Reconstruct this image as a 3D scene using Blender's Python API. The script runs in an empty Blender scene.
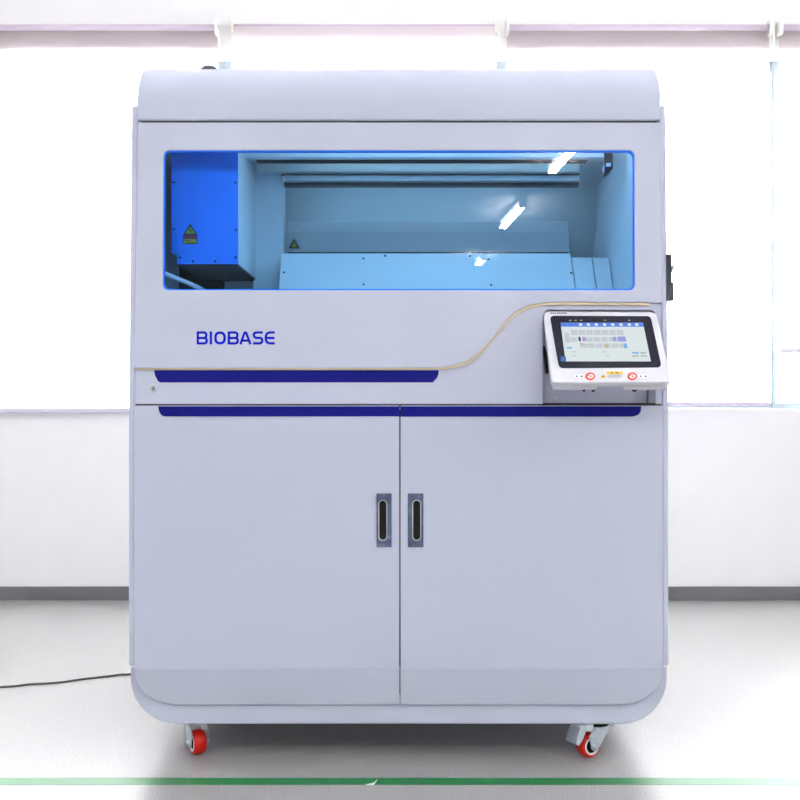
import bpy, bmesh, math, random
from mathutils import Vector, Matrix
random.seed(4)
C = bpy.context.scene.collection
scn = bpy.context.scene

# ------------------------------------------------------------------ survey of the place
S, D, ZC = 0.00224, 2.6, 0.811            # metres per photo unit at the cabinet front, camera distance, eye height
CAM = Vector((0, -D, ZC))
def ray(px, py): return Vector(((px-400)*S, D, (400-py)*S))
class Plane:
    def __init__(s, o, n): s.o = Vector(o); s.n = Vector(n).normalized()
    def pt(s, px, py, d=0.0):
        r = ray(px, py); t = (s.o-CAM).dot(s.n)/r.dot(s.n)
        return CAM + r*t + s.n*d
def depth(y): return Plane((0, y, 0), (0, -1, 0))
Z400 = ZC
LEAN = math.radians(3.0)
LOW = depth(0.0)
UP = Plane((0, 0, Z400), (0, -math.cos(LEAN), math.sin(LEAN)))

# ------------------------------------------------------------------ mesh helpers
def arc(cx, cy, rx, a0, a1, n=6, ry=None):
    ry = rx if ry is None else ry
    return [(cx+rx*math.cos(math.radians(a0+(a1-a0)*i/n)), cy+ry*math.sin(math.radians(a0+(a1-a0)*i/n))) for i in range(n+1)]
def rr(x0, y0, x1, y1, r, n=5):
    return arc(x1-r, y0+r, r, -90, 0, n)+arc(x1-r, y1-r, r, 0, 90, n)+arc(x0+r, y1-r, r, 90, 180, n)+arc(x0+r, y0+r, r, 180, 270, n)
def rect(x0, y0, x1, y1): return [(x0, y0), (x1, y0), (x1, y1), (x0, y1)]
def ribbon(pts, w):
    P = [Vector(p) for p in pts]; L = []; R = []
    for i, p in enumerate(P):
        a = (P[i]-P[i-1]).normalized() if i > 0 else (P[1]-P[0]).normalized()
        b = (P[i+1]-P[i]).normalized() if i < len(P)-1 else a
        t = (a+b).normalized(); nrm = Vector((-t.y, t.x)); k = w/2/max(0.35, nrm.dot(Vector((-a.y, a.x))))
        L.append(tuple(p+nrm*k)); R.append(tuple(p-nrm*k))
    return L+R[::-1]

class MB:
    def __init__(s): s.bm = bmesh.new(); s.m = 0
    def mat(s, i): s.m = i; return s
    def _set(s, faces):
        for f in faces: f.material_index = s.m
    def fill3(s, loops, off):
        """loops of 3D points (outer, holes), extruded by the vector off"""
        b = bmesh.new(); edges = []
        for lp in loops:
            vs = [b.verts.new(p) for p in lp]
            edges += [b.edges.new((vs[i], vs[(i+1) % len(vs)])) for i in range(len(vs))]
        if len(loops) == 1:
            b.faces.new(list(b.verts))
        else:
            bmesh.ops.triangle_fill(b, edges=edges, use_beauty=True)
        r = bmesh.ops.extrude_face_region(b, geom=list(b.faces))
        bmesh.ops.translate(b, verts=[v for v in r['geom'] if isinstance(v, bmesh.types.BMVert)], vec=off)
        bmesh.ops.recalc_face_normals(b, faces=b.faces)
        s.merge(b); return s
    def merge(s, b):
        me = bpy.data.meshes.new('t')
        for f in b.faces: f.material_index = s.m
        b.to_mesh(me); b.free(); s.bm.from_mesh(me); bpy.data.meshes.remove(me)
    def prism(s, pl, outline, d0, d1, holes=()):
        loops = [[pl.pt(x, y, d0) for x, y in lp] for lp in [outline, *holes]]
        return s.fill3(loops, pl.n*(d1-d0))
    def slab(s, pl, outline, y1):
        """an outline on the plane carried straight back to depth y1"""
        pts = [pl.pt(x, y) for x, y in outline]
        return s.fill3([pts], Vector((0, y1-pts[0].y, 0)))
    def box(s, x0, x1, y0, y1, z0, z1):
        return s.fill3([[Vector((x0, y0, z0)), Vector((x1, y0, z0)), Vector((x1, y1, z0)), Vector((x0, y1, z0))]], Vector((0, 0, z1-z0)))
    def tube(s, pts, r, n=10, caps=True):
        b = bmesh.new(); rings = []; pts = [Vector(p) for p in pts]
        rad = r if isinstance(r, (list, tuple)) else [r]*len(pts)
        prev = None
        for i, p in enumerate(pts):
            t = (pts[min(i+1, len(pts)-1)]-pts[max(i-1, 0)]).normalized()
            if prev is None:
                u = t.orthogonal().normalized()
            else:
                u = (prev - t*prev.dot(t)).normalized()
            prev = u; w = t.cross(u)
            rings.append([b.verts.new(p+(u*math.cos(2*math.pi*k/n)+w*math.sin(2*math.pi*k/n))*rad[i]) for k in range(n)])
        for a, c in zip(rings, rings[1:]):
            for k in range(n):
                f = b.faces.new((a[k], a[(k+1) % n], c[(k+1) % n], c[k])); f.smooth = True
        if caps:
            b.faces.new(rings[0][::-1]); b.faces.new(rings[-1])
        bmesh.ops.recalc_face_normals(b, faces=b.faces)
        s.merge(b); return s
    def lathe(s, prof, axis_o, axis, n=32, closed=False):
        """prof: list of (along, radius) turned round the axis"""
        axis = Vector(axis).normalized(); u = axis.orthogonal().normalized(); w = axis.cross(u); o = Vector(axis_o)
        b = bmesh.new(); rings = []
        for a, r in prof:
            rings.append([b.verts.new(o+axis*a+(u*math.cos(2*math.pi*k/n)+w*math.sin(2*math.pi*k/n))*r) for k in range(n)])
        pairs = list(zip(rings, rings[1:]))+([(rings[-1], rings[0])] if closed else [])
        for a, c in pairs:
            for k in range(n):
                f = b.faces.new((a[k], a[(k+1) % n], c[(k+1) % n], c[k])); f.smooth = True
        if not closed:
            b.faces.new(rings[0][::-1]); b.faces.new(rings[-1])
        bmesh.ops.recalc_face_normals(b, faces=b.faces)
        s.merge(b); return s
    def build(s, name, mats, parent=None, bevel=0.0, seg=2, smooth=False, label=None):
        me = bpy.data.meshes.new(name)
        s.bm.to_mesh(me); s.bm.free()
        for m in (mats if isinstance(mats, (list, tuple)) else [mats]): me.materials.append(m)
        o = bpy.data.objects.new(name, me); C.objects.link(o)
        if parent is not None:
            o.parent = parent
            if parent.parent is None: o.matrix_parent_inverse = Matrix.Translation(-parent.location)
        if smooth:
            for p in me.polygons: p.use_smooth = True
        if bevel:
            md = o.modifiers.new('edge', 'BEVEL'); md.width = bevel; md.segments = seg
            md.limit_method = 'ANGLE'; md.angle_limit = math.radians(35); md.harden_normals = False
        if label: o['label'] = label
        return o
def empty(name, loc, label, cat, group=None):
    o = bpy.data.objects.new(name, None); C.objects.link(o); o.location = loc; o.empty_display_size = 0.1
    o['label'] = label; o['category'] = cat
    if group: o['group'] = group
    return o
def tag(o, label, cat, group=None):
    o['label'] = label; o['category'] = cat
    if group: o['group'] = group
    return o
def struct(o): o['kind'] = 'structure'; return o

# ------------------------------------------------------------------ materials
def rgb(r, g, b):
    f = lambda c: (c/255/12.92 if c/255 <= 0.04045 else ((c/255+0.055)/1.055)**2.4)
    return (f(r), f(g), f(b), 1)
def pmat(name, col, rough=0.45, metal=0.0, spec=0.5, noise=0.0, nscale=60, coat=0.0, bump=0.0):
    m = bpy.data.materials.new(name); m.use_nodes = True
    nt = m.node_tree; b = nt.nodes['Principled BSDF']
    b.inputs['Base Color'].default_value = col; b.inputs['Roughness'].default_value = rough
    b.inputs['Metallic'].default_value = metal; b.inputs['Specular IOR Level'].default_value = spec
    b.inputs['Coat Weight'].default_value = coat
    tc = nt.nodes.new('ShaderNodeTexCoord'); nz = nt.nodes.new('ShaderNodeTexNoise')
    nz.inputs['Scale'].default_value = nscale; nz.inputs['Detail'].default_value = 3
    nt.links.new(tc.outputs['Object'], nz.inputs['Vector'])
    if noise:
        mp = nt.nodes.new('ShaderNodeMapRange'); mp.inputs['To Min'].default_value = 1-noise; mp.inputs['To Max'].default_value = 1+noise
        mp.inputs['From Min'].default_value = .3; mp.inputs['From Max'].default_value = .7
        nt.links.new(nz.outputs['Fac'], mp.inputs['Value'])
        mx = nt.nodes.new('ShaderNodeMix'); mx.data_type = 'RGBA'; mx.blend_type = 'MULTIPLY'; mx.inputs['Factor'].default_value = 1
        mx.inputs['A'].default_value = col
        nt.links.new(mp.outputs['Result'], mx.inputs['B']); nt.links.new(mx.outputs['Result'], b.inputs['Base Color'])
    if bump:
        bp = nt.nodes.new('ShaderNodeBump'); bp.inputs['Strength'].default_value = bump; bp.inputs['Distance'].default_value = .001
        nt.links.new(nz.outputs['Fac'], bp.inputs['Height']); nt.links.new(bp.outputs['Normal'], b.inputs['Normal'])
    return m
def emat(name, col, s):
    m = bpy.data.materials.new(name); m.use_nodes = True; nt = m.node_tree; nt.nodes.clear()
    e = nt.nodes.new('ShaderNodeEmission'); o = nt.nodes.new('ShaderNodeOutputMaterial')
    e.inputs['Color'].default_value = col; e.inputs['Strength'].default_value = s
    nt.links.new(e.outputs[0], o.inputs[0]); return m
def glassmat(name, tint, rough=0.0, ior=1.5):
    m = bpy.data.materials.new(name); m.use_nodes = True; nt = m.node_tree; nt.nodes.clear()
    t = nt.nodes.new('ShaderNodeBsdfTransparent'); t.inputs[0].default_value = tint
    g = nt.nodes.new('ShaderNodeBsdfGlossy'); g.inputs['Roughness'].default_value = rough
    f = nt.nodes.new('ShaderNodeFresnel'); f.inputs[0].default_value = ior
    mx = nt.nodes.new('ShaderNodeMixShader'); o = nt.nodes.new('ShaderNodeOutputMaterial')
    nt.links.new(f.outputs[0], mx.inputs[0]); nt.links.new(t.outputs[0], mx.inputs[1]); nt.links.new(g.outputs[0], mx.inputs[2])
    nt.links.new(mx.outputs[0], o.inputs[0]); return m

PAINT = pmat('white_paint', (0.545, 0.575, 0.70, 1), 0.42, spec=0.35, noise=0.012, nscale=300)
INNER = pmat('inner_sheet', (0.71, 0.75, 0.81, 1), 0.55, spec=0.12, noise=0.02, nscale=200)
ALU = pmat('brushed_aluminium', (0.72, 0.76, 0.76, 1), 0.32, metal=0.6)
STRIPE = pmat('blue_stripe', rgb(14, 18, 122), 0.5, spec=.15, noise=0.05, nscale=400)
BOXBLUE = pmat('blue_box_paint', (0.035, 0.24, 1.0, 1), 0.5, noise=0.04, nscale=300)
LOGO = pmat('logo_blue', rgb(4, 24, 190), 0.5, spec=.15)
GOLD = pmat('gold_trim', rgb(216, 202, 168), 0.35, metal=0.15)
CHROME = pmat('chrome', (0.19, 0.25, 0.40, 1), 0.2, metal=1.0, noise=.3, nscale=40)
BRIGHT = pmat('polished_rim', (0.85, 0.87, 0.9, 1), 0.12, metal=1.0)
STEEL = pmat('zinc_steel', (0.62, 0.68, 0.74, 1), 0.28, metal=0.9, noise=.1, nscale=90)
BLACK = pmat('black_plastic', (0.008, 0.008, 0.01, 1), 0.6, spec=.2)
DARK = pmat('dark_gap', (0.02, 0.02, 0.025, 1), 0.7)
GREYP = pmat('grey_plastic', (0.06, 0.064, 0.075, 1), 0.5, spec=.25)
RED = pmat('red_polyurethane', rgb(196, 24, 12), 0.38, spec=.35, noise=.08, nscale=120)
WHITEP = pmat('white_plastic', (0.68, 0.68, 0.74, 1), 0.4, spec=.3)
RIMW = pmat('wheel_white', (0.85, 0.85, 0.85, 1), 0.4)
BEZEL = pmat('bezel_black', rgb(30, 31, 44), 0.4, spec=.2)
YELLOW = pmat('warning_yellow', rgb(245, 196, 40), 0.5)
REDINK = pmat('red_ink', rgb(226, 70, 52), 0.5)
GREYINK = pmat('grey_ink', rgb(176, 178, 190), 0.5)
DARKINK = pmat('dark_ink', rgb(60, 60, 75), 0.5)
GREENINK = pmat('green_ink', rgb(60, 140, 90), 0.5)
WHITEINK = pmat('white_ink', rgb(250, 250, 250), 0.5)
OLIVE = pmat('label_yellow', rgb(210, 190, 50), 0.5)
PLUM = pmat('label_plum', rgb(150, 60, 90), 0.5)
HOSE = pmat('white_hose', (0.85, 0.82, 0.95, 1), 0.25)
ACRYL = glassmat('blue_acrylic', (0.46, 0.77, 1.0, 1), 0.0, 1.5)
ACEDGE = pmat('acrylic_edge_glow', (0.008, 0.20, 1.0, 1), 0.4, spec=.2)  # bright blue imitates light piped out at the cut edge
PANE = glassmat('window_glass', (0.97, 0.985, 0.985, 1), 0.0, 1.45)
FRAMEM = pmat('window_frame_paint', (.32, .41, .43, 1), 0.5)
WALLM = pmat('white_wall', (0.80, 0.79, 0.79, 1), 0.75, noise=0.01, nscale=8)
WALLR = pmat('room_wall', (0.74, 0.74, 0.745, 1), 0.8, noise=0.01, nscale=8)
CEILM = pmat('ceiling_white', (0.8, 0.8, 0.8, 1), 0.85, noise=0.02, nscale=30)
BASEB = pmat('grey_baseboard', rgb(104, 102, 106), 0.5)
RAILM = pmat('blind_rail', (.60, .57, .66, 1), 0.4)
ROLLM = pmat('blind_roller', rgb(205, 190, 205), 0.4)
BRACK = pmat('blind_bracket', rgb(236, 234, 226), 0.4)
CABLE = pmat('cable_grey', (0.06, 0.06, 0.055, 1), 0.5)
TAPEM = pmat('green_tape', rgb(22, 112, 56), 0.4, noise=.06, nscale=200)
FIXM = pmat('lamp_housing', (0.8, 0.8, 0.8, 1), 0.4)
TUBE = emat('lamp_tube', (1.0, 0.985, 1.0, 1), 158)
FILL2 = emat('rear_fill', (0.74, 0.92, 1.0, 1), 3.7)  # glow of the added rear fill strip
FILL = emat('front_fill', (0.84, 0.95, 1.0, 1), 11)  # glow of the added front fill strip

def blindmat():
    m = bpy.data.materials.new('blind_fabric'); m.use_nodes = True; nt = m.node_tree; nt.nodes.clear()
    d = nt.nodes.new('ShaderNodeBsdfDiffuse'); d.inputs[0].default_value = (0.42, 0.34, 0.375, 1)
    t = nt.nodes.new('ShaderNodeBsdfTranslucent'); t.inputs[0].default_value = (0.92, 0.88, 0.87, 1)
    tc = nt.nodes.new('ShaderNodeTexCoord'); wv = nt.nodes.new('ShaderNodeTexNoise'); wv.inputs['Scale'].default_value = 500
    nt.links.new(tc.outputs['Object'], wv.inputs['Vector'])
    bp = nt.nodes.new('ShaderNodeBump'); bp.inputs['Strength'].default_value = .1; bp.inputs['Distance'].default_value = .0005
    nt.links.new(wv.outputs['Fac'], bp.inputs['Height']); nt.links.new(bp.outputs['Normal'], d.inputs['Normal'])
    mx = nt.nodes.new('ShaderNodeMixShader'); mx.inputs[0].default_value = 0.55; o = nt.nodes.new('ShaderNodeOutputMaterial')
    nt.links.new(d.outputs[0], mx.inputs[1]); nt.links.new(t.outputs[0], mx.inputs[2]); nt.links.new(mx.outputs[0], o.inputs[0])
    return m
BLIND = blindmat()

def floormat():
    m = bpy.data.materials.new('epoxy_floor'); m.use_nodes = True; nt = m.node_tree; b = nt.nodes['Principled BSDF']
    tc = nt.nodes.new('ShaderNodeTexCoord')
    n1 = nt.nodes.new('ShaderNodeTexNoise'); n1.inputs['Scale'].default_value = 260; n1.inputs['Detail'].default_value = 2
    n2 = nt.nodes.new('ShaderNodeTexNoise'); n2.inputs['Scale'].default_value = 1.3
    for n in (n1, n2): nt.links.new(tc.outputs['Object'], n.inputs['Vector'])
    cr = nt.nodes.new('ShaderNodeValToRGB')
    cr.color_ramp.elements[0].position = .36; cr.color_ramp.elements[0].color = (0.225, 0.221, 0.22, 1)
    cr.color_ramp.elements[1].position = .60; cr.color_ramp.elements[1].color = (0.355, 0.35, 0.343, 1)
    nt.links.new(n1.outputs['Fac'], cr.inputs[0]); nt.links.new(cr.outputs[0], b.inputs['Base Color'])
    mp = nt.nodes.new('ShaderNodeMapRange'); mp.inputs['To Min'].default_value = .28; mp.inputs['To Max'].default_value = .36
    nt.links.new(n2.outputs['Fac'], mp.inputs['Value']); nt.links.new(mp.outputs['Result'], b.inputs['Roughness'])
    b.inputs['IOR'].default_value = 1.5; b.inputs['Coat Weight'].default_value = 0; b.inputs['Coat Roughness'].default_value = .2
    return m
FLOORM = floormat()

# ------------------------------------------------------------------ the room
RX0, RX1, RY0, RY1, RH = -4.6, 4.6, -9.6, 2.11, 2.85
KW = .981
zw = lambda z: ZC+(z-.823)*KW
struct(MB().box(RX0-.15, RX1+.15, RY0-.15, RY1+.2, -.1, 0).build('floor', FLOORM))
struct(MB().box(RX0-.15, RX1+.15, RY0-.15, RY1+.2, RH, RH+.1).build('ceiling', CEILM))
struct(MB().box(RX0-.15, RX0, RY0, RY1, 0, RH).build('wall_left', WALLR))
struct(MB().box(RX1, RX1+.15, RY0, RY1, 0, RH).build('wall_right', WALLR))
struct(MB().box(RX0-.15, RX1+.15, RY0-.15, RY0, 0, RH).build('wall_rear', WALLR))
WX = [x*KW for x in (-1.95, -0.746, 0.439, 1.586, 2.74)]        # jambs and mullions of the window band
WZ0, WZ1 = zw(0.785), zw(2.26)
wb = MB()
wb.box(RX0-.15, RX1+.15, RY1, RY1+.2, 0, WZ0).box(RX0-.15, RX1+.15, RY1, RY1+.2, WZ1, RH)
wb.box(RX0-.15, WX[0], RY1, RY1+.2, WZ0, WZ1).box(WX[-1], RX1+.15, RY1, RY1+.2, WZ0, WZ1)
struct(wb.build('wall_back', WALLM))
struct(MB().box(RX0, RX1, RY1-.012, RY1, 0, .055).build('baseboard_back', BASEB, bevel=.002))
for i in range(4):
    x0, x1 = WX[i]+.0045*(i > 0), WX[i+1]-.0045*(i < 3)
    y0, y1 = RY1+.125, RY1+.17
    f = MB().fill3([[Vector((x0, y0, WZ0)), Vector((x1, y0, WZ0)), Vector((x1, y0, WZ1)), Vector((x0, y0, WZ1))],
                    [Vector((x0+.006, y0, WZ0+.025)), Vector((x1-.006, y0, WZ0+.025)), Vector((x1-.006, y0, WZ1-.04)), Vector((x0+.006, y0, WZ1-.04))]],
                   Vector((0, y1-y0, 0)))
    w = struct(f.build(f'window_{i+1}', FRAMEM))
    MB().box(x0+.006, x1-.006, RY1+.145, RY1+.151, WZ0+.025, WZ1-.04).build('pane', PANE, w)
for i in range(3):
    x = WX[i+1]; struct(MB().box(x-.0045, x+.0045, RY1+.12, RY1+.175, WZ0, WZ1).build(f'trim_{i+1}', FRAMEM))

# ------------------------------------------------------------------ roller blinds
def blind(x0, x1, zb, front, label):
    x0, x1, zb = x0*KW, x1*KW, zw(zb)
    yb = RY1-.048; zt = zw(2.352)
    root = empty('roller_blind', ((x0+x1)/2, yb, zb), label, 'blind', 'white roller blinds over the window band')
    MB().tube([(x0+.004, yb+.012, zt), (x1-.004, yb+.012, zt)], .0125, 20).build('roller_tube', ROLLM, root)
    ys = yb-.008 if front else yb+.032
    b = bmesh.new(); NX, NZ = 8, 30; g = []
    for k in range(NZ+1):
        z = zt-(zt-zb-.01)*k/NZ
        g.append([b.verts.new((x0+(x1-x0)*i/NX, ys, z)) for i in range(NX+1)])
    for k in range(NZ):
        for i in range(NX): b.faces.new((g[k][i], g[k+1][i], g[k+1][i+1], g[k][i+1]))
    m = MB(); m.merge(b); m.build('fabric', BLIND, root)
    MB().box(x0, x1, ys-.009, ys+.009, zb, zb+.021).build('bottom_rail', RAILM, root, bevel=.004)
    for xe in (x0, x1):
        MB().box(xe-.006, xe+.006, yb-.012, RY1, zt-.03, zt+.03).box(xe-.004, xe+.004, yb-.02, yb+.05, zt-.012, zt+.012).build('bracket', BRACK, root, bevel=.003)
    MB().tube([(x1+.008, yb+.03, zt), (x1+.010, yb+.032, zt-.08), (x1+.010, yb+.032, WZ1+.0)], .0035, 6).tube(
        [(x1+.008, yb-.006, zt), (x1+.009, yb-.008, zt-.08), (x1+.009, yb-.008, WZ1+.0)], .0035, 6).build('chain', BRACK, root)
blind(-1.86, -0.752, .769, False, 'white translucent roller blind left of the cabinet with its bottom rail at the sill')
blind(-0.688, 0.392, .785, True, 'white roller blind behind the cabinet top between the two thin gaps, no roller showing')
blind(0.440, 1.520, .794, False, 'white translucent roller blind right of the cabinet lowered down to the window frame')
blind(1.562, 2.62, 1.016, False, 'raised white roller blind at the right edge ending above the bare window frame')

# ------------------------------------------------------------------ ceiling lamps (the photo shows three of them mirrored in the blue window)
p0 = UP.pt(400, 220); n0 = UP.n
def mirror(px, py, zt):
    d = ray(px, py).normalized(); s = (p0-CAM).dot(n0)/d.dot(n0); p = CAM+d*s; r = d-2*d.dot(n0)*n0
    return p+r*((zt-p.z)/r.z)
ZT = RH-.075
a2, b2 = mirror(524, 205, ZT), mirror(502, 229, ZT)
b1 = mirror(552, 173, ZT); c3 = mirror(484, 260, ZT)
TL = (a2-b2).length-.05; DIR = (a2-b2).normalized(); TA = math.atan2(DIR.y, DIR.x)
lamp_src = None
LAMPS = [(b1+DIR*TL/2, 'twin tube ceiling lamp mirrored at the top edge of the blue window'),
         ((a2+b2)/2, 'twin tube ceiling lamp mirrored in the middle of the blue window'),
         (mirror(481, 262, ZT), 'short twin tube ceiling lamp mirrored smallest and lowest in the blue window')]
for x in (-3.3, -1.1, 1.1, 3.3):
    for y in (-3.2, -1.4, 0.3):
        if y > -2 and abs(x) < 2: continue
        k_ = 1 if y < 0 else .72  # unseen pair by the windows added to brighten back wall and floor
        LAMPS.append((Vector((x*k_, y, ZT)), None))
rows = {-3.3: 'far left', -1.1: 'left of centre', 1.1: 'right of centre', 3.3: 'far right'}
cols = {-3.2: 'just behind the camera', -1.4: 'in front of the cabinet', 0.3: 'added nearest the windows'}
def make_lamp():
    root = empty('ceiling_lamp', (0, 0, 0), 'x', 'lamp', 'twin tube ceiling lamps')
    h = TL/2
    MB().box(-h-.02, h+.02, -.032, .032, .04, .0745).build('housing', FIXM, root, bevel=.006)
    for s in (-1, 1):
        MB().tube([(-h, s*.0155, 0.005), (h, s*.0155, 0.005)], .0115, 12).build('tube', TUBE, root)
    for s in (-1, 1):
        MB().box(s*h-.012, s*h+.012, -.028, .028, -.008, .046).build('socket', FIXM, root, bevel=.003)
    return root
proto = make_lamp(); first = True
for p, lab in LAMPS:
    if first: o = proto; first = False
    else:
        o = proto.copy(); C.objects.link(o)
        for ch in list(proto.children):
            c = ch.copy(); C.objects.link(c); c.parent = o; c.matrix_parent_inverse = Matrix.Identity(4)
    o.location = p; o.rotation_euler = (0, 0, TA)
    if lab is None:
        kx = min(rows, key=lambda v: abs(v-p.x)); ky = min(cols, key=lambda v: abs(v-p.y))
        lab = f'twin tube ceiling lamp {rows[kx]} in the row {cols[ky]}'
    if 'short' in lab: o.scale = (.35, 1, 1)
    o['label'] = lab

# ------------------------------------------------------------------ the cabinet instrument
YB = 0.86                                        # back of the machine
root = empty('laboratory_cabinet', (0, .43, 0), 'tall pale lavender laboratory instrument cabinet with blue viewing window on red casters', 'machine')
X = lambda px: (px-400)*S
Zf = lambda py: ZC+(400-py)*S

# base frame: rounded lower corners, a rim round the doors
XL, XR = 130.5, 667.0
outer = [(XL, 667)]+arc(XL+46, 724-46, 46, 180, 90, 12)+arc(XR-46, 724-46, 46, 90, 0, 12)+[(XR, 667)]
inner = [(XR-8, 667)]+arc(XR-8-40, 694-27, 40, 0, 90, 12, 27)+arc(XL+8+40, 694-27, 40, 90, 180, 12, 27)+[(XL+8, 667)]
bf = MB(); bf.slab(depth(.0195), outer+inner, YB)
bf.build('base_frame', PAINT, root, bevel=.003)
# side panels with a small step above the base frame
def side(px0, px1):
    m = MB()
    lo0, lo1 = X(px0), X(px1)
    f1 = UP.pt(400, 104)
    prof = [Vector((lo0, .004, Zf(666))), Vector((lo0, .004, Zf(400)))]
    top = UP.pt(400, 104); 
    r = .02
    prof += [Vector((lo0, top.y-.004+r*(1-math.sin(a)), top.z-r*(1-math.cos(a))))for a in [math.radians(90-15*k) for k in range(7)]]
    prof += [Vector((lo0, YB, top.z)), Vector((lo0, YB, Zf(666)))]
    m.fill3([prof], Vector((lo1-lo0, 0, 0)))
    return m
side(128.2, 134.0).build('side_panel', PAINT, root, bevel=.0035, seg=3)
side(663.0, 669.0).build('side_panel', PAINT, root, bevel=.0035, seg=3)
MB().box(X(136.6), X(661), YB-.012, YB, Zf(669), UP.pt(400, 122).z).build('back_panel', PAINT, root)

# curved top cover
f0 = UP.pt(400, 120.6, .001); R = .115
zt = f0.z+.145
prof = [f0.copy()]
for k in range(0, 15):
    a = math.radians(90*k/14); prof.append(Vector((0, f0.y+.003+R*(1-math.cos(a)), zt-R+R*math.sin(a))))
prof += [Vector((0, YB, zt)), Vector((0, YB, f0.z))]
xl, xr = UP.pt(136.4, 121).x, UP.pt(662.0, 121).x
tc = MB().fill3([[Vector((xl, p.y, p.z)) for p in prof]], Vector((xr-xl, 0, 0)))
o = tc.build('top_cover', PAINT, root, bevel=.006, seg=4)
for p in o.data.polygons: p.use_smooth = abs(p.normal.x) < .5 and len(p.vertices) == 4
MB().box(UP.pt(141, 121).x, UP.pt(657, 121).x, f0.y+.006, YB-.02, f0.z-.004, f0.z).build('cover_gap', DARK, root)
MB().lathe([(0, .026), (.058, .026), (.069, .023), (.077, .015), (.0795, .001)], (X(208)*1.14, .38, zt), (0, 0, 1), 24).build('vent_cap', GREYP, root, label='small dark cap on the roof')

# hood with viewing window
curve = [(436, 368), (446, 367.4), (455, 366), (463, 363.8), (470, 360.6), (480, 353), (492.5, 339), (499, 330.6), (505, 323), (512.5, 315.6), (520.7, 310), (530, 306.2), (540, 304.3), (550, 303.4), (560, 303.2)]
edge = [(137.6, 368)]+curve+[(660.2, 303.8)]
up = lambda pts, k: [(x, y-k) for x, y in pts]
win = rr(163.5, 150.2, 634.6, 290.2, 6)
win = [(x+(-1.0 if x < 400 else .6)*(y-150)/140*.8, y) for x, y in win]
hood = MB().prism(UP, [(137.6, 122.4), (660.4, 122.4), (662.3, 302.5)]+[(x, y-min(1.3, .35+(x-436)/30)) for x, y in curve][::-1]+[(400, 367.9), (134.3, 368.0)], -.007, 0, [win[::-1]]).build('hood', PAINT, root, bevel=.0015)
wi = [(399+(x-399)*.9945, 220+(y-220)*.98) for x, y in win]
MB().prism(UP, win, -.012, -.003, [wi[::-1]]).build('window_edge', ACEDGE, hood, label='blue cut edge of the acrylic window with a painted glow')
b = bmesh.new(); b.faces.new([b.verts.new(UP.pt(x, y, -.005)) for x, y in win]); m = MB(); m.merge(b)
m.build('viewing_window', ACRYL, hood, label='transparent blue acrylic window')

# lettering on the hood
lg = MB(); W = 2.35; t, mm, bt = 332.5, 338.0, 343.4
def st(pts): lg.prism(UP, ribbon(pts, W), -.0005, .0006)
st([(197.8, 331.5), (197.8, 344.4)]); st([(198.5, t), (204.3, t), (206.0, 333.4), (206.4, 335), (206.0, 336.8), (204.6, mm), (198.5, mm)])
st([(204.3, mm), (206.3, 338.9), (206.8, 340.7), (206.2, 342.6), (204.6, bt), (198.5, bt)])
st([(210.9, 331.5), (210.9, 344.4)])
O = rr(214.3, 331.5, 225.8, 344.4, 5.0); Oi = rr(216.8, 333.9, 223.3, 342.0, 2.8)
lg.prism(UP, O, -.0005, .0006, [Oi[::-1]])
dx = 228.9-197.8
sh = lambda q: [(x+dx, y) for x, y in q]
st(sh([(197.8, 331.5), (197.8, 344.4)])); st(sh([(198.5, t), (204.3, t), (206.0, 333.4), (206.4, 335), (206.0, 336.8), (204.6, mm), (198.5, mm)]))
st(sh([(204.3, mm), (206.3, 338.9), (206.8, 340.7), (206.2, 342.6), (204.6, bt), (198.5, bt)]))
st([(240.4, 344.4), (244.4, 333.2), (245.2, t), (246.4, 333.2), (250.4, 344.4)]); st([(241.8, 340.6), (249.4, 340.6)])
st([(262.8, t), (256.0, t), (254.2, 333.4), (253.8, 335), (254.4, 336.9), (256.0, 337.9), (260.6, 337.9), (262.0, 339), (262.3, 340.6), (261.8, 342.4), (260.2, bt), (253.0, bt)])
st([(274.8, t), (269.4, t), (267.0, 333.6), (266.0, 335.6), (265.8, 338), (266.0, 340.4), (267.0, 342.3), (269.4, bt), (274.8, bt)]); st([(266.2, 338), (274.6, 338)])
lg.build('logo', LOGO, hood, label='blue capital lettering')

# gold strip under the hood edge
gs = [(136, 368.3), (300, 368.3), (400, 368.2)]+curve+[(600, 303.4), (650, 303.8)]
MB().prism(UP, ribbon(gs, 2.9), -.0078, -.0035).build('gold_trim', GOLD, root)

# fascia below the hood, notched for the console
fas = [(134.4, 366)]+up(curve, 1.5)+[(662.3, 302.5), (662.8, 403.8), (656.4, 403.8)]+arc(650.4, 315.6, 6, 0, -90, 5)+arc(549.6, 315.6, 6, -90, -180, 5)+[(543.6, 403.8), (134.0, 403.8)]
fascia = MB().prism(UP, fas, -.03, -.008).build('fascia_panel', PAINT, root, bevel=.0012)
MB().prism(UP, [(154.6, 370.0), (438.6, 370.0), (438.8, 373.5), (437.2, 377.5), (433.0, 382.2), (159.4, 382.2), (157.2, 380.8), (154.4, 375.5), (153.4, 371)], -.009, -.0074).build('accent_stripe', STRIPE, fascia, label='dark blue stripe')
lk = UP.pt(153, 388.2, -.008)
MB().lathe([(0, .0088), (.003, .0088), (.0045, .0072)], lk, UP.n, 20).mat(1).lathe([(.0045, .0052), (.006, .0046)], lk, UP.n, 12).mat(2).prism(UP, rect(152.6, 386.6, 153.4, 389.8), -.0025, -.0015).build('lock', [STEEL, BRIGHT, BLACK], fascia)
# dark slot between fascia and doors
MB().box(X(134.4), X(662.6), .010, .03, Zf(407.8), Zf(403.0)).build('slot', DARK, root, label='dark gap above the doors')
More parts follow.
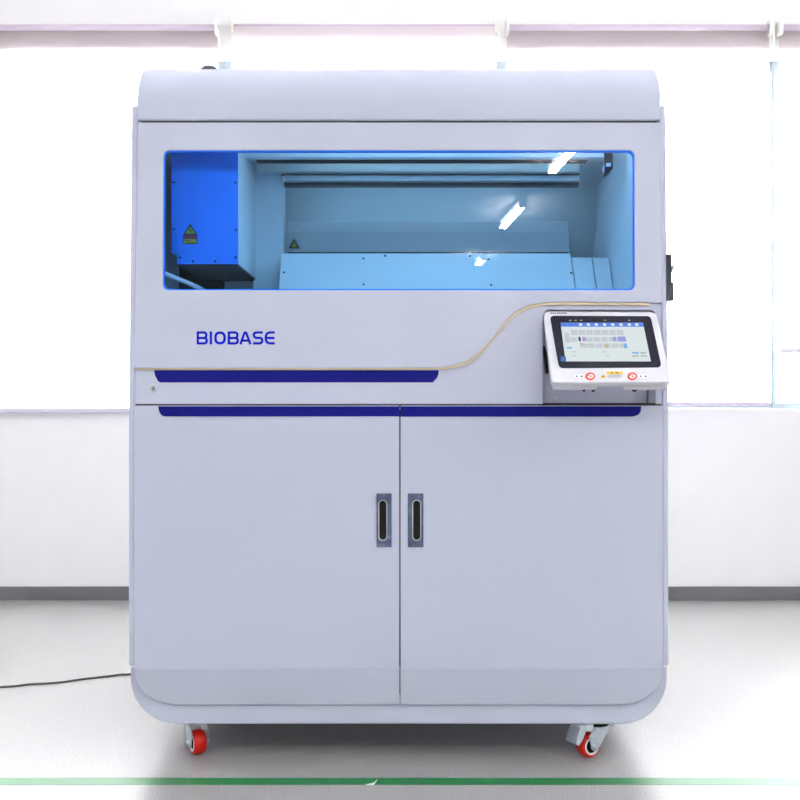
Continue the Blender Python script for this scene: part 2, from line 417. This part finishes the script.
# recess behind the console
rc = MB().prism(UP, rect(541, 306, 659, 403.4), -.036, -.031).build('console_recess', PAINT, root)
MB().prism(UP, rect(649.8, 388, 656.2, 403.2), -.031, -.012).build('stop_block', pmat('shaded_bracket', (.24, .26, .32, 1), .6, spec=.2), rc, bevel=.001)  # the metal's shade is put into its grey colour
sp = UP.pt(557.5, 397.2, -.031)
MB().lathe([(0, .0035), (.004, .0035), (.0055, .002)], sp, UP.n, 12).build('screw', STEEL, rc)

# doors
def door(x0, x1, left):
    m = MB()
    m.prism(LOW, rect(x0, 405.6, x1, 669), -.018, 0)
    if left: lowpts = [(x0, 669), (x1, 669), (x1, 706)]+arc(x0+42, 706-35, 42, 90, 180, 10, 35)
    else: lowpts = [(x0, 669), (x1, 669)]+arc(x1-42, 706-35, 42, 0, 90, 10, 35)+[(x0, 706)]
    yb = lambda py: max(0, (py-669)/37*.0125)
    f = [LOW.pt(x, y)+Vector((0, yb(y), 0)) for x, y in lowpts]
    m.fill3([f], Vector((0, .0055, 0)))
    d = m.build('door', PAINT, root, bevel=.0008)
    if left: sp = [(158.2, 408.2), (x1, 408.2), (x1, 416.4), (164, 416.4), (161.4, 415), (159.2, 411.4)]
    else: sp = [(x0, 408.2), (641.2, 408.2), (640.6, 411.5), (638.4, 414.6), (635.2, 416), (632, 416.6), (x0, 416.6)]
    sp = [(x, 406.3 if y == 408.2 else y) for x, y in sp]
    MB().prism(LOW, sp, -.001, .0012).build('accent_stripe', STRIPE, d, label='dark blue stripe')
    hx0, hx1 = (376.6, 391.6) if left else (408.0, 423.4)
    sx0, sx1 = (379.3, 386.3) if left else (413.2, 420.2)
    h = MB()
    h.prism(LOW, rect(hx0, 493.4, hx1, 547), -.001, .0025)
    h.mat(1).prism(LOW, rr(sx0-1.1, 499.4, sx1+1.1, 540.8, (sx1-sx0)/2+1.05), .0025, .0042, [rr(sx0, 500.5, sx1, 539.6, (sx1-sx0)/2-.01)[::-1]])
    h.mat(2).prism(LOW, rr(sx0, 500.5, sx1, 539.6, (sx1-sx0)/2-.01), .0025, .0030)
    h.build('handle', [CHROME, BRIGHT, BLACK], d, label='chrome flush handle with a black slot')
door(134.15, 399.3, True); door(400.5, 662.85, False)
MB().box(X(392), X(408), .0185, .03, Zf(668), Zf(410)).build('door_rebate', DARK, root)

# ------------------------------------------------------------------ interior of the hood
def bx(pxa, pya, pxb, pyb, y0, y1, m=None):
    m = m or MB(); return m.slab(depth(y0), rect(pxa, pya, pxb, pyb), y1)
XI0, XI1 = X(138.5), X(659.0)
zdeck, ztop = Zf(306), f0.z-.006
it = MB().box(XI0, XI0+.004, .05, .80, zdeck, ztop).box(XI1-.004, XI1, .05, .80, zdeck, ztop).box(XI0, XI1, .80, .806, zdeck, ztop)
it.box(XI0, XI1, .05, .80, zdeck-.004, zdeck).box(XI0, XI1, .05, .80, ztop, ztop+.004)
inter = it.build('chamber_liner', INNER, root, label='pale sheet metal lining behind the blue window')
# blue drive box
bb = MB(); y0, y1 = .10, .43
bb.slab(depth(y0), [(171.5, 142), (238, 142), (238, 264), (177, 264), (177, 253.5), (171.5, 253.5)], y0+.003)
bb.mat(1).slab(depth(y0+.003), [(172.2, 142), (237.8, 142), (237.8, 263.5), (177.3, 263.5), (177.3, 253.3), (172.2, 253.3)], y1)
box = bb.build('drive_box', [BOXBLUE, INNER], root, label='bright blue box inside the window')
pb = depth(y0).pt(177, 264.4); pc = depth(y0).pt(238, 264.4)
MB().box(pb.x, pc.x-.001, y0+.004, y1-.002, pb.z-.002, pb.z+.002).build('underside', GREYP, box)
for x, y in [(174, 182.5), (235.6, 182.5), (174, 229), (235.6, 229.5), (235.4, 257.5), (180, 257.8), (193, 261.3), (215, 261.3)]:
    MB().lathe([(0, .0024), (.0015, .0024), (.0022, .0012)], depth(y0).pt(x, y), (0, -1, 0), 10).build('screw', BLACK, box)
pl = depth(y0)
wl = MB(); wl.prism(pl, [(190.3, 223.6), (197.3, 234.8), (197.3, 244.2), (183.2, 244.2), (183.2, 234.8)], 0, .0006)
wl.mat(1).prism(pl, [(190.3, 226.6), (195.2, 233.6), (185.4, 233.6)], .0006, .001)
wl.mat(0).prism(pl, ribbon([(190.8, 228), (189.4, 230.4), (191.2, 230.6), (190, 233)], .9), .001, .0014)
wl.mat(2).prism(pl, rect(184, 235.4, 196.4, 238.6), .0006, .001)
wl.mat(1).prism(pl, rect(184, 239.2, 196.4, 243.4), .0006, .001)
wl.mat(0).prism(pl, rect(185, 240.2, 190.5, 240.9), .001, .0014).prism(pl, rect(186, 241.9, 194.5, 242.6), .001, .0014)
wl.build('warning_label', [DARKINK, OLIVE, PLUM], box, label='yellow electric shock warning label')
# column beside the box and plates under it
bx(253, 172.5, 283, 296, .43, .50).build('column', INNER, root, bevel=.002)
MB().slab(depth(.46), [(166, 262), (253, 262), (253, 281), (221, 281), (221, 296), (166, 296)], .47).build('lower_plate', GREYP, root)
bx(220.5, 281, 223, 297, .40, .43).build('cable_chain', GREYP, root, bevel=.002)
# beams under the roof
bx(241, 151.6, 606, 157.2, .22, .25).build('front_beam', INNER, root, bevel=.001)
MB().box(-.28, .54, .040, .055, ztop-.018, ztop-.006).mat(1).box(-.29, .55, .035, .06, ztop-.006, ztop).build('chamber_fill', [FILL, ALU], root, label='added white fill strip hidden under the hood roof')  # fill strip added out of view to brighten the chamber
MB().box(-.30, .46, .622, .645, ztop-.016, ztop-.005).mat(1).box(-.31, .47, .618, .65, ztop-.005, ztop).build('chamber_fill', [FILL2, ALU], root)  # second hidden fill strip, added to brighten the chamber's back wall
bm_ = bx(256, 160.5, 579.5, 172.6, .40, .46); bm_.build('cross_beam', ALU, root, bevel=.002)
r_ = bx(284, 175.0, 579.5, 181, .395, .44); r_.build('guide_rail', ALU, root, bevel=.002)
bx(281, 172.6, 579.5, 175.2, .425, .45).build('gap_shade', GREYP, root)  # dark strip put in for the shade between beam and rail
bx(284, 181.0, 579, 185.6, .42, .45).build('rail_shade', GREYP, root)  # dark strip standing for the shadow below the guide rail
bx(256, 156.5, 588, 160.3, .36, .40).build('toothed_belt', BLACK, root)
# back box with bend and small triangle label
bp_ = MB(); q0, q1, q2 = depth(.60), depth(.585), depth(.57)
prof = [q0.pt(287, 221.5), q1.pt(287, 232), q2.pt(287, 251.8), q2.pt(287, 300)]
L = [Vector((prof[0].x, p.y, p.z)) for p in prof]+[Vector((prof[0].x, .79, prof[3].z)), Vector((prof[0].x, .79, prof[0].z))]
xe = q0.pt(568, 240).x
bp_.fill3([L], Vector((xe-prof[0].x, 0, 0)))
MB().fill3([[Vector((.535, y_, z_)) for y_, z_ in ((.035, ztop), (.40, ztop), (.634, ZC+142*S*3.234/2.6), (.634, zdeck), (.035, zdeck))]], Vector((.003, 0, 0))).build('side_plate', INNER, root)
back = bp_.build('rear_housing', INNER, root, bevel=.002)
tl = MB(); pq = depth(.567)
tl.prism(pq, [(294, 238.4), (299.4, 247.8), (288.8, 247.8)], -.008, .0006).mat(1).prism(pq, [(294, 241), (297, 246.8), (291.2, 246.8)], .0006, .001)
tl.mat(0).prism(pq, rect(293.6, 242.6, 294.5, 245.4), .001, .0013)
tl.build('warning_label', [DARKINK, OLIVE], back, label='small yellow warning triangle')
# sloping cover plates in front
A, B = depth(.36), depth(.29)
def plate(xa, xb, xc, xd, ya, name):
    tp = [A.pt(xa, ya), A.pt(xb, ya)]; bt_ = [B.pt(xd, 298), B.pt(xc, 298)]
    return MB().fill3([[tp[0], tp[1], bt_[0], bt_[1]]], Vector((0, .05, 0))).build(name, INNER, root, bevel=.0012)
p1 = plate(281.3, 570.2, 278.6, 576.6, 253.4, 'cover_plate')
plate(571.2, 591.6, 577.6, 597.6, 257.6, 'cover_plate')
bx(287, 251.9, 569, 253.2, .40, .56).build('ledge', GREYP, root)
tq = [A.pt(592.4, 257.6), B.pt(598.4, 298)]
MB().fill3([[tq[0], Vector((.533, tq[0].y, tq[0].z)), Vector((.533, tq[1].y, tq[1].z)), tq[1]]], Vector((0, .05, 0))).build('cover_plate', INNER, root, bevel=.0012)
def onplate(x, y):
    k = (y-253.4)/(298-253.4); return depth(.36-.07*k*1.0).pt(x, y)
for x, y in [(363.5, 258.6), (363.5, 284.5), (385, 256), (284, 272.6), (488.6, 259.4), (491, 285), (470, 256.2), (571.2, 273)]:
    MB().lathe([(-.004, .0028), (.0018, .0028), (.0026, .0014)], onplate(x, y), (0, -1, .3), 10).build('screw', BLACK if y < 257 else GREYP, p1)
# hinge bracket at the right of the bar
hb = bx(606, 148, 612.8, 168.5, .14, .17); hb.mat(0).slab(depth(.14), [(606, 168.5), (612.8, 168.5), (606.8, 175.4), (606, 175.4)], .17)
hb.mat(1); bx(606.3, 162.8, 610.8, 166.6, .135, .1398, hb); bx(603.8, 165, 605.8, 174, .15, .17, hb)
hb.build('hinge_bracket', [BLACK, BRIGHT], root)
# white hose low on the left
hz = [depth(y).pt(px, py) for px, py, y in [(160, 272, .06), (168, 275, .07), (178, 279, .09), (188, 283, .12), (198, 287.5, .16), (208, 293, .2)]]
MB().tube(hz, .0058, 10).build('hose', HOSE, root)

# latch on the right flank
lt = MB(); lx = X(668.4)
lt.box(lx-.0015, lx+.0105, .012, .045, Zf(300), Zf(253.4))
lt.mat(1).box(lx+.0105, lx+.016, .014, .042, Zf(300), Zf(281.5)).fill3([[Vector((lx+.008, .02, Zf(273))), Vector((lx+.0165, .02, Zf(264))), Vector((lx+.0195, .02, Zf(264))), Vector((lx+.012, .02, Zf(273)))]], Vector((0, .02, 0)))
lt.build('latch', [GREYP, GREYP], root, bevel=.002, label='dark grey latch on the flank')

# ------------------------------------------------------------------ touch console, tilted out of the recess
T0 = UP.pt(600, 311.5); T1 = depth(-.138).pt(600, 382.2)
v = (T1-T0).normalized(); nC = Vector((0, v.z, -v.y)); nC = nC if nC.y < 0 else -nC
CP = Plane(T0, nC)
TH = .015
face = [(549, 310.9), (651.5, 311.6), (654.5, 312.6), (656.8, 315), (671.0, 378.6), (670.4, 381), (668, 382), (554.2, 382.4), (552.3, 381.2), (551.4, 379), (544.0, 315), (545.0, 312.2)]
con = MB().prism(CP, face, -TH, 0)
con.box(X(556), X(648), -.012, .034, T0.z-.085, T0.z-.03)     # arm that carries it from the recess
con.build('console', WHITEP, root, bevel=.003, seg=3, label='white tilted touch screen console')
con = bpy.data.objects['console']
for px0, px1 in ((553.5, 597.5), (625, 668.5)):
    a = CP.pt(px0, 381, -TH); b_ = CP.pt(px1, 381, -TH); w = v
    MB().fill3([[a-w*.05, b_-w*.05, b_+w*.004, a+w*.004]], -nC*.010).build('rear_cover', WHITEP, con, bevel=.002)
for px0, px1 in ((583.5, 587), (592.5, 597), (633, 639)):
    a = CP.pt(px0, 381, -TH-.010); b_ = CP.pt(px1, 381, -TH-.010)
    MB().tube([a+v*.003+Vector((0, 0, .003)), (a+b_)/2+v*.006+Vector((0, 0, -.001)), b_+v*.003+Vector((0, 0, .003))], .002, 8).build('cable_loop', BLACK, con)
MB().tube([UP.pt(544.5, 345, -.03), UP.pt(545.5, 352, -.012), UP.pt(546.5, 359, -.012), UP.pt(547.5, 365, -.02), UP.pt(549, 372, -.03)], .0042, 8).build('cable_loop', BLACK, con)
bez = [(x, y) for x, y in [(553.5, 316.0), (648, 316.4), (650.2, 317.6), (651.4, 320), (660.8, 363.6), (660.6, 366.2), (658, 367.6), (562, 368.3), (559.4, 366.8), (558.2, 364), (550.4, 319.4), (551, 317)]]
bz = MB().prism(CP, bez, 0, .0012).build('bezel', BEZEL, con, bevel=.0004)
QA = [(560.4, 323.1), (642.8, 323.1), (650.9, 361.8), (565.5, 361.8)]
def q(u, w):
    a = Vector(QA[0]).lerp(Vector(QA[1]), u); b_ = Vector(QA[3]).lerp(Vector(QA[2]), u); return tuple(a.lerp(b_, w))
sc_cols = {'paper': emat('screen_paper', rgb(222, 232, 232), .72), 'bar': emat('screen_bar', rgb(96, 140, 232), .72), 'grey': emat('screen_grey', rgb(198, 206, 214), .72),
           'navy': emat('screen_navy', rgb(52, 64, 140), .72), 'lilac': emat('screen_lilac', rgb(160, 160, 228), .72), 'pink': emat('screen_pink', rgb(222, 150, 150), .72),
           'khaki': emat('screen_khaki', rgb(200, 190, 140), .72), 'sky': emat('screen_sky', rgb(130, 180, 240), .72), 'white': emat('screen_white', rgb(240, 245, 255), .72), 'mid': emat('screen_mid', rgb(180, 186, 190), .72)}
keys = list(sc_cols); sm = MB()
def sq(u0, w0, u1, w1, k, lv):
    sm.mat(keys.index(k)).prism(CP, [q(u0, w0), q(u1, w0), q(u1, w1), q(u0, w1)], .0012, .0013+.0003*lv)
sq(0, 0, 1, 1, 'paper', 0); sq(0, 0, 1, .105, 'bar', 1)
for u in (.24, .335, .43, .53, .63, .73, .83, .92): sq(u-.018, .025, u+.018, .08, 'white', 2)
for r_i, (w0, w1) in enumerate([(.19, .32), (.38, .49), (.54, .65)]):
    for c in range(7):
        u0 = (.11 if r_i == 0 else .09 if r_i == 1 else .2)+c*.092
        if r_i == 1 and c in (1,): continue
        if u0 < .74: sq(u0, w0, u0+.08, w1, 'grey', 1)
sq(.03, .26, .085, .52, 'grey', 1)
sq(.19, .37, .215, .48, 'navy', 2); sq(.235, .37, .265, .48, 'lilac', 2); sq(.262, .38, .275, .48, 'pink', 3)
sq(.60, .37, .64, .48, 'lilac', 2); sq(.66, .36, .755, .49, 'lilac', 2); sq(.49, .55, .53, .65, 'khaki', 2); sq(.715, .54, .755, .66, 'sky', 2)
sq(.20, .53, .225, .57, 'pink', 2); sq(.245, .55, .26, .58, 'mid', 2); sq(.28, .55, .295, .58, 'mid', 2)
sq(.035, .63, .10, .67, 'sky', 1)
for u0, w0 in ((.09, .74), (.09, .84), (.45, .74), (.48, .84)): sq(u0, w0, u0+.05, w0+.025, 'grey', 1)
sq(.80, .76, .875, .80, 'sky', 1); sq(.895, .76, .965, .80, 'mid', 1); sq(.79, .845, .87, .88, 'mid', 1); sq(.89, .845, .965, .88, 'mid', 1)
sm.build('screen', [sc_cols[k] for k in keys], con, label='lit touch screen with a blue header')
for k, x in enumerate((569, 574.5, 580, 604, 628)):
    MB().prism(CP, rect(x, 320.4, x+2.2, 321.2), .0012, .0016).build('bezel_mark', OLIVE if k % 2 else GREYINK, bz)
MB().prism(CP, rect(560.6, 357, 566, 361.6), .0012, .0015).build('bezel_mark', pmat('bezel_blue', rgb(40, 90, 170), .4), bz)
tx = MB()
for k in range(8): tx.prism(CP, rect(550.6+k*2.1, 312.6, 552.1+k*2.1, 313.7), 0, .0005)
tx.build('printed_line', DARKINK, con, label='tiny dark printed line')
for cx, gx0 in ((590.2, 573.6), (632.2, 637.6)):
    m = MB(); cy = 376.4
    m.prism(CP, arc(cx, cy, 4.9, 0, 345, 22, 3.9), 0, .0006).mat(1).prism(CP, arc(cx+.3, cy+.2, 3.0, 0, 345, 18, 2.1), .0006, .001)
    m.mat(2).prism(CP, rect(cx-.2, cy-.6, cx+.9, cy+1.4), .001, .0014).mat(0).prism(CP, ribbon([(cx-3, cy-1.2), (cx+2.4, cy+1.4)], .6), .001, .0014)
    m.build('round_sticker', [REDINK, WHITEINK, GREENINK], con, label='round red prohibition sticker')
    m = MB(); m.prism(CP, rr(gx0, 374.2, gx0+11.2, 379.0, 1.5), 0, .0004).mat(1).prism(CP, rr(gx0+.4, 374.6, gx0+10.8, 378.6, 1.2), .0004, .0007)
    m.mat(2).prism(CP, rect(gx0+2.2, 375.8, gx0+3.8, 377.4), .0007, .001).prism(CP, rect(gx0+7.2, 375.8, gx0+9, 377.4), .0007, .001)
    m.build('button_label', [GREYINK, WHITEINK, DARKINK], con)
m = MB(); m.prism(CP, rect(606.3, 371.7, 622.8, 374.2), 0, .0006).mat(1).prism(CP, rect(611, 372.4, 613, 373.5), .0006, .001).prism(CP, rect(615.4, 372.5, 618.4, 373.4), .0006, .001)
m.mat(0).prism(CP, [(603.2, 374.2), (606.2, 377.8), (600.2, 377.8)], 0, .0006).mat(1).prism(CP, [(603.2, 375.4), (604.2, 377.2), (602.2, 377.2)], .0006, .001)
m.mat(2)
for k, (a, b_) in enumerate(((609, 621), (607, 622.5), (608, 620))): m.prism(CP, rect(a, 375.1+k*1.1, b_, 375.5+k*1.1), 0, .0005)
m.build('caution_label', [YELLOW, DARKINK, GREYINK], con, label='yellow caution label')

# ------------------------------------------------------------------ casters
ZBOT = Zf(724)
def caster(cx, cy, ang, brake):
    """swivel centre, direction in which the wheel trails (degrees), with or without brake"""
    d = Vector((math.cos(math.radians(ang)), math.sin(math.radians(ang)), 0)); ax = Vector((-d.y, d.x, 0))
    o = Vector((cx, cy, 0)); hub = o+d*(.026 if brake else .020)+Vector((0, 0, .0285))
    plate = MB()
    loops = []
    for (u, w) in ((-.036, -.036), (.036, -.036), (.036, .036), (-.036, .036)): loops.append(Vector((cx+u, cy+w, ZBOT-.004)))
    plate.fill3([loops], Vector((0, 0, .004)))
    for u in (-.029, .029):
        for w in (-.029, .029): plate.tube([(cx+u, cy+w, ZBOT-.0095), (cx+u, cy+w, ZBOT-.004)], .005, 6)
    plate.mat(1).lathe([(0, .026), (.005, .028), (.010, .024)], (cx, cy, ZBOT-.014), (0, 0, 1), 28)
    c = plate.build('caster', [STEEL, BLACK], root, label='swivel caster with red wheel'+(' and brake pedal' if brake else ''))
    wh = MB(); hw = .0145; r = .0285
    wh.lathe([(-hw, .019), (-hw, .0235), (-hw*.8, .0262), (-hw*.4, .0280), (0, r), (hw*.4, .0280), (hw*.8, .0262), (hw, .0235), (hw, .019)], hub, ax, 40, closed=True)
    wh.mat(1).lathe([(-hw-.0006, .0165), (-hw-.0006, .0205), (hw+.0006, .0205), (hw+.0006, .0165)], hub, ax, 36, closed=True)
    wh.mat(2).lathe([(-hw+.003, .0163), (hw-.003, .0163)], hub, ax, 30)
    wh.build('wheel', [RED, RIMW, BLACK], c)
    fk = MB(); zt_ = ZBOT-.014
    fk.lathe([(-.005, .023), (0, .025)], (cx, cy, zt_), (0, 0, 1), 28)
    for s in (-1, 1):
        off = ax*(s*.0185)
        prof = [(-.024, zt_), (.022, zt_), (.040, zt_-.018), (.033, .024), (.026, .018), (.016, .018), (.009, .026), (-.008, zt_-.022), (-.022, zt_-.010)]
        fk.fill3([[o+off+d*u+Vector((0, 0, z)) for u, z in prof]], ax*(s*.0022))
        fk.lathe([(0, .0062), (.004, .0062), (.006, .004)], hub+ax*s*.0207, ax*s, 8)
    fk.fill3([[o+ax*-.0185+d*-.024+Vector((0, 0, zt_-.004)), o+ax*.0185+d*-.024+Vector((0, 0, zt_-.004)), o+ax*.0185+d*.024+Vector((0, 0, zt_-.004)), o+ax*-.0185+d*.024+Vector((0, 0, zt_-.004))]], Vector((0, 0, .004)))
    fk.build('fork', STEEL, c, bevel=.0008)
    if brake:
        bk = MB(); prof = [(.026, zt_+.008), (.060, zt_+.008), (.076, zt_-.030), (.068, zt_-.036), (.056, zt_-.022), (.048, zt_-.006), (.026, zt_-.004)]
        bk.fill3([[o-ax*.020+d*u+Vector((0, 0, z)) for u, z in prof]], ax*.040)
        bk.build('brake_pedal', STEEL, c, bevel=.002)
k1 = 1.04
caster(X(193)*1.02, .076, -62, False)
caster(X(597)*1.02, .050, -150, True)
caster(X(199)*1.02, .74, 80, False)
caster(X(598)*1.02, .74, 100, False)

# ------------------------------------------------------------------ things on the floor
def fl(px, py, z=0.0): 
    r = ray(px, py); return CAM+r*((z-ZC)/r.z)
yc = fl(400, 781.4).y
tp = MB().box(-3.2, 3.2, yc-.0225, yc+.0225, 0, .0005)
tx_ = fl(372, 784)
tp.mat(1).fill3([[Vector((tx_.x-.014, tx_.y-.006, .0005)), Vector((tx_.x+.004, tx_.y-.008, .0005)), Vector((tx_.x+.012, tx_.y+.03, .0012)), Vector((tx_.x+.004, tx_.y+.004, .0012))]], Vector((0, 0, .0004)))
tag(tp.build('floor_tape', [TAPEM, WHITEINK]), 'green marking tape stuck across the floor in front of the cabinet', 'tape')
pts = [fl(x, y, .003) for x, y in [(-160, 694), (-120, 690), (-70, 688.6), (-30, 689), (0, 687), (18, 685.6), (30, 684), (45, 683.4), (62, 682), (78, 679.6), (95, 677.6), (112, 675.6), (122, 674.2), (132, 673.6)]]
def crom(P, n=6):
    out = []
    for i in range(len(P)-1):
        p0_, p1_, p2_, p3_ = P[max(i-1, 0)], P[i], P[i+1], P[min(i+2, len(P)-1)]
        for k in range(n):
            t_ = k/n; out.append(.5*((2*p1_)+(p2_-p0_)*t_+(2*p0_-5*p1_+4*p2_-p3_)*t_*t_+(3*p1_-p0_-3*p2_+p3_)*t_**3))
    return out+[P[-1]]
e = pts[-1]
pts += [Vector((-.70, .93, .003)), Vector((-.58, .99, .003)), Vector((-.50, .985, .01)), Vector((-.47, .95, .08)), Vector((-.46, .90, .14)), Vector((-.46, YB+.004, .15))]
tag(MB().tube(crom(pts), .003, 8).build('power_cable', CABLE), 'thin dark power cable lying on the floor left of the cabinet', 'cable')

# ------------------------------------------------------------------ sky, camera, view
w = bpy.data.worlds.new('overcast'); scn.world = w; w.use_nodes = True; nt = w.node_tree
bg = nt.nodes['Background']; bg.inputs[0].default_value = (0.95, 0.98, 1.0, 1); bg.inputs[1].default_value = 28
cam = bpy.data.cameras.new('camera'); co = bpy.data.objects.new('camera', cam); C.objects.link(co)
co.location = CAM; co.rotation_euler = (math.pi/2, 0, 0); cam.sensor_width = 36; cam.lens = 36*D/(800*S); cam.clip_start = .05
scn.camera = co
scn.view_settings.view_transform = 'Standard'; scn.view_settings.look = 'None'; scn.view_settings.gamma = 1
scn.view_settings.use_curve_mapping = False; scn.view_settings.exposure = 0.45
scn.cycles.use_denoising = True; scn.cycles.max_bounces = 10; scn.cycles.transparent_max_bounces = 16
scn.cycles.sample_clamp_indirect = 30
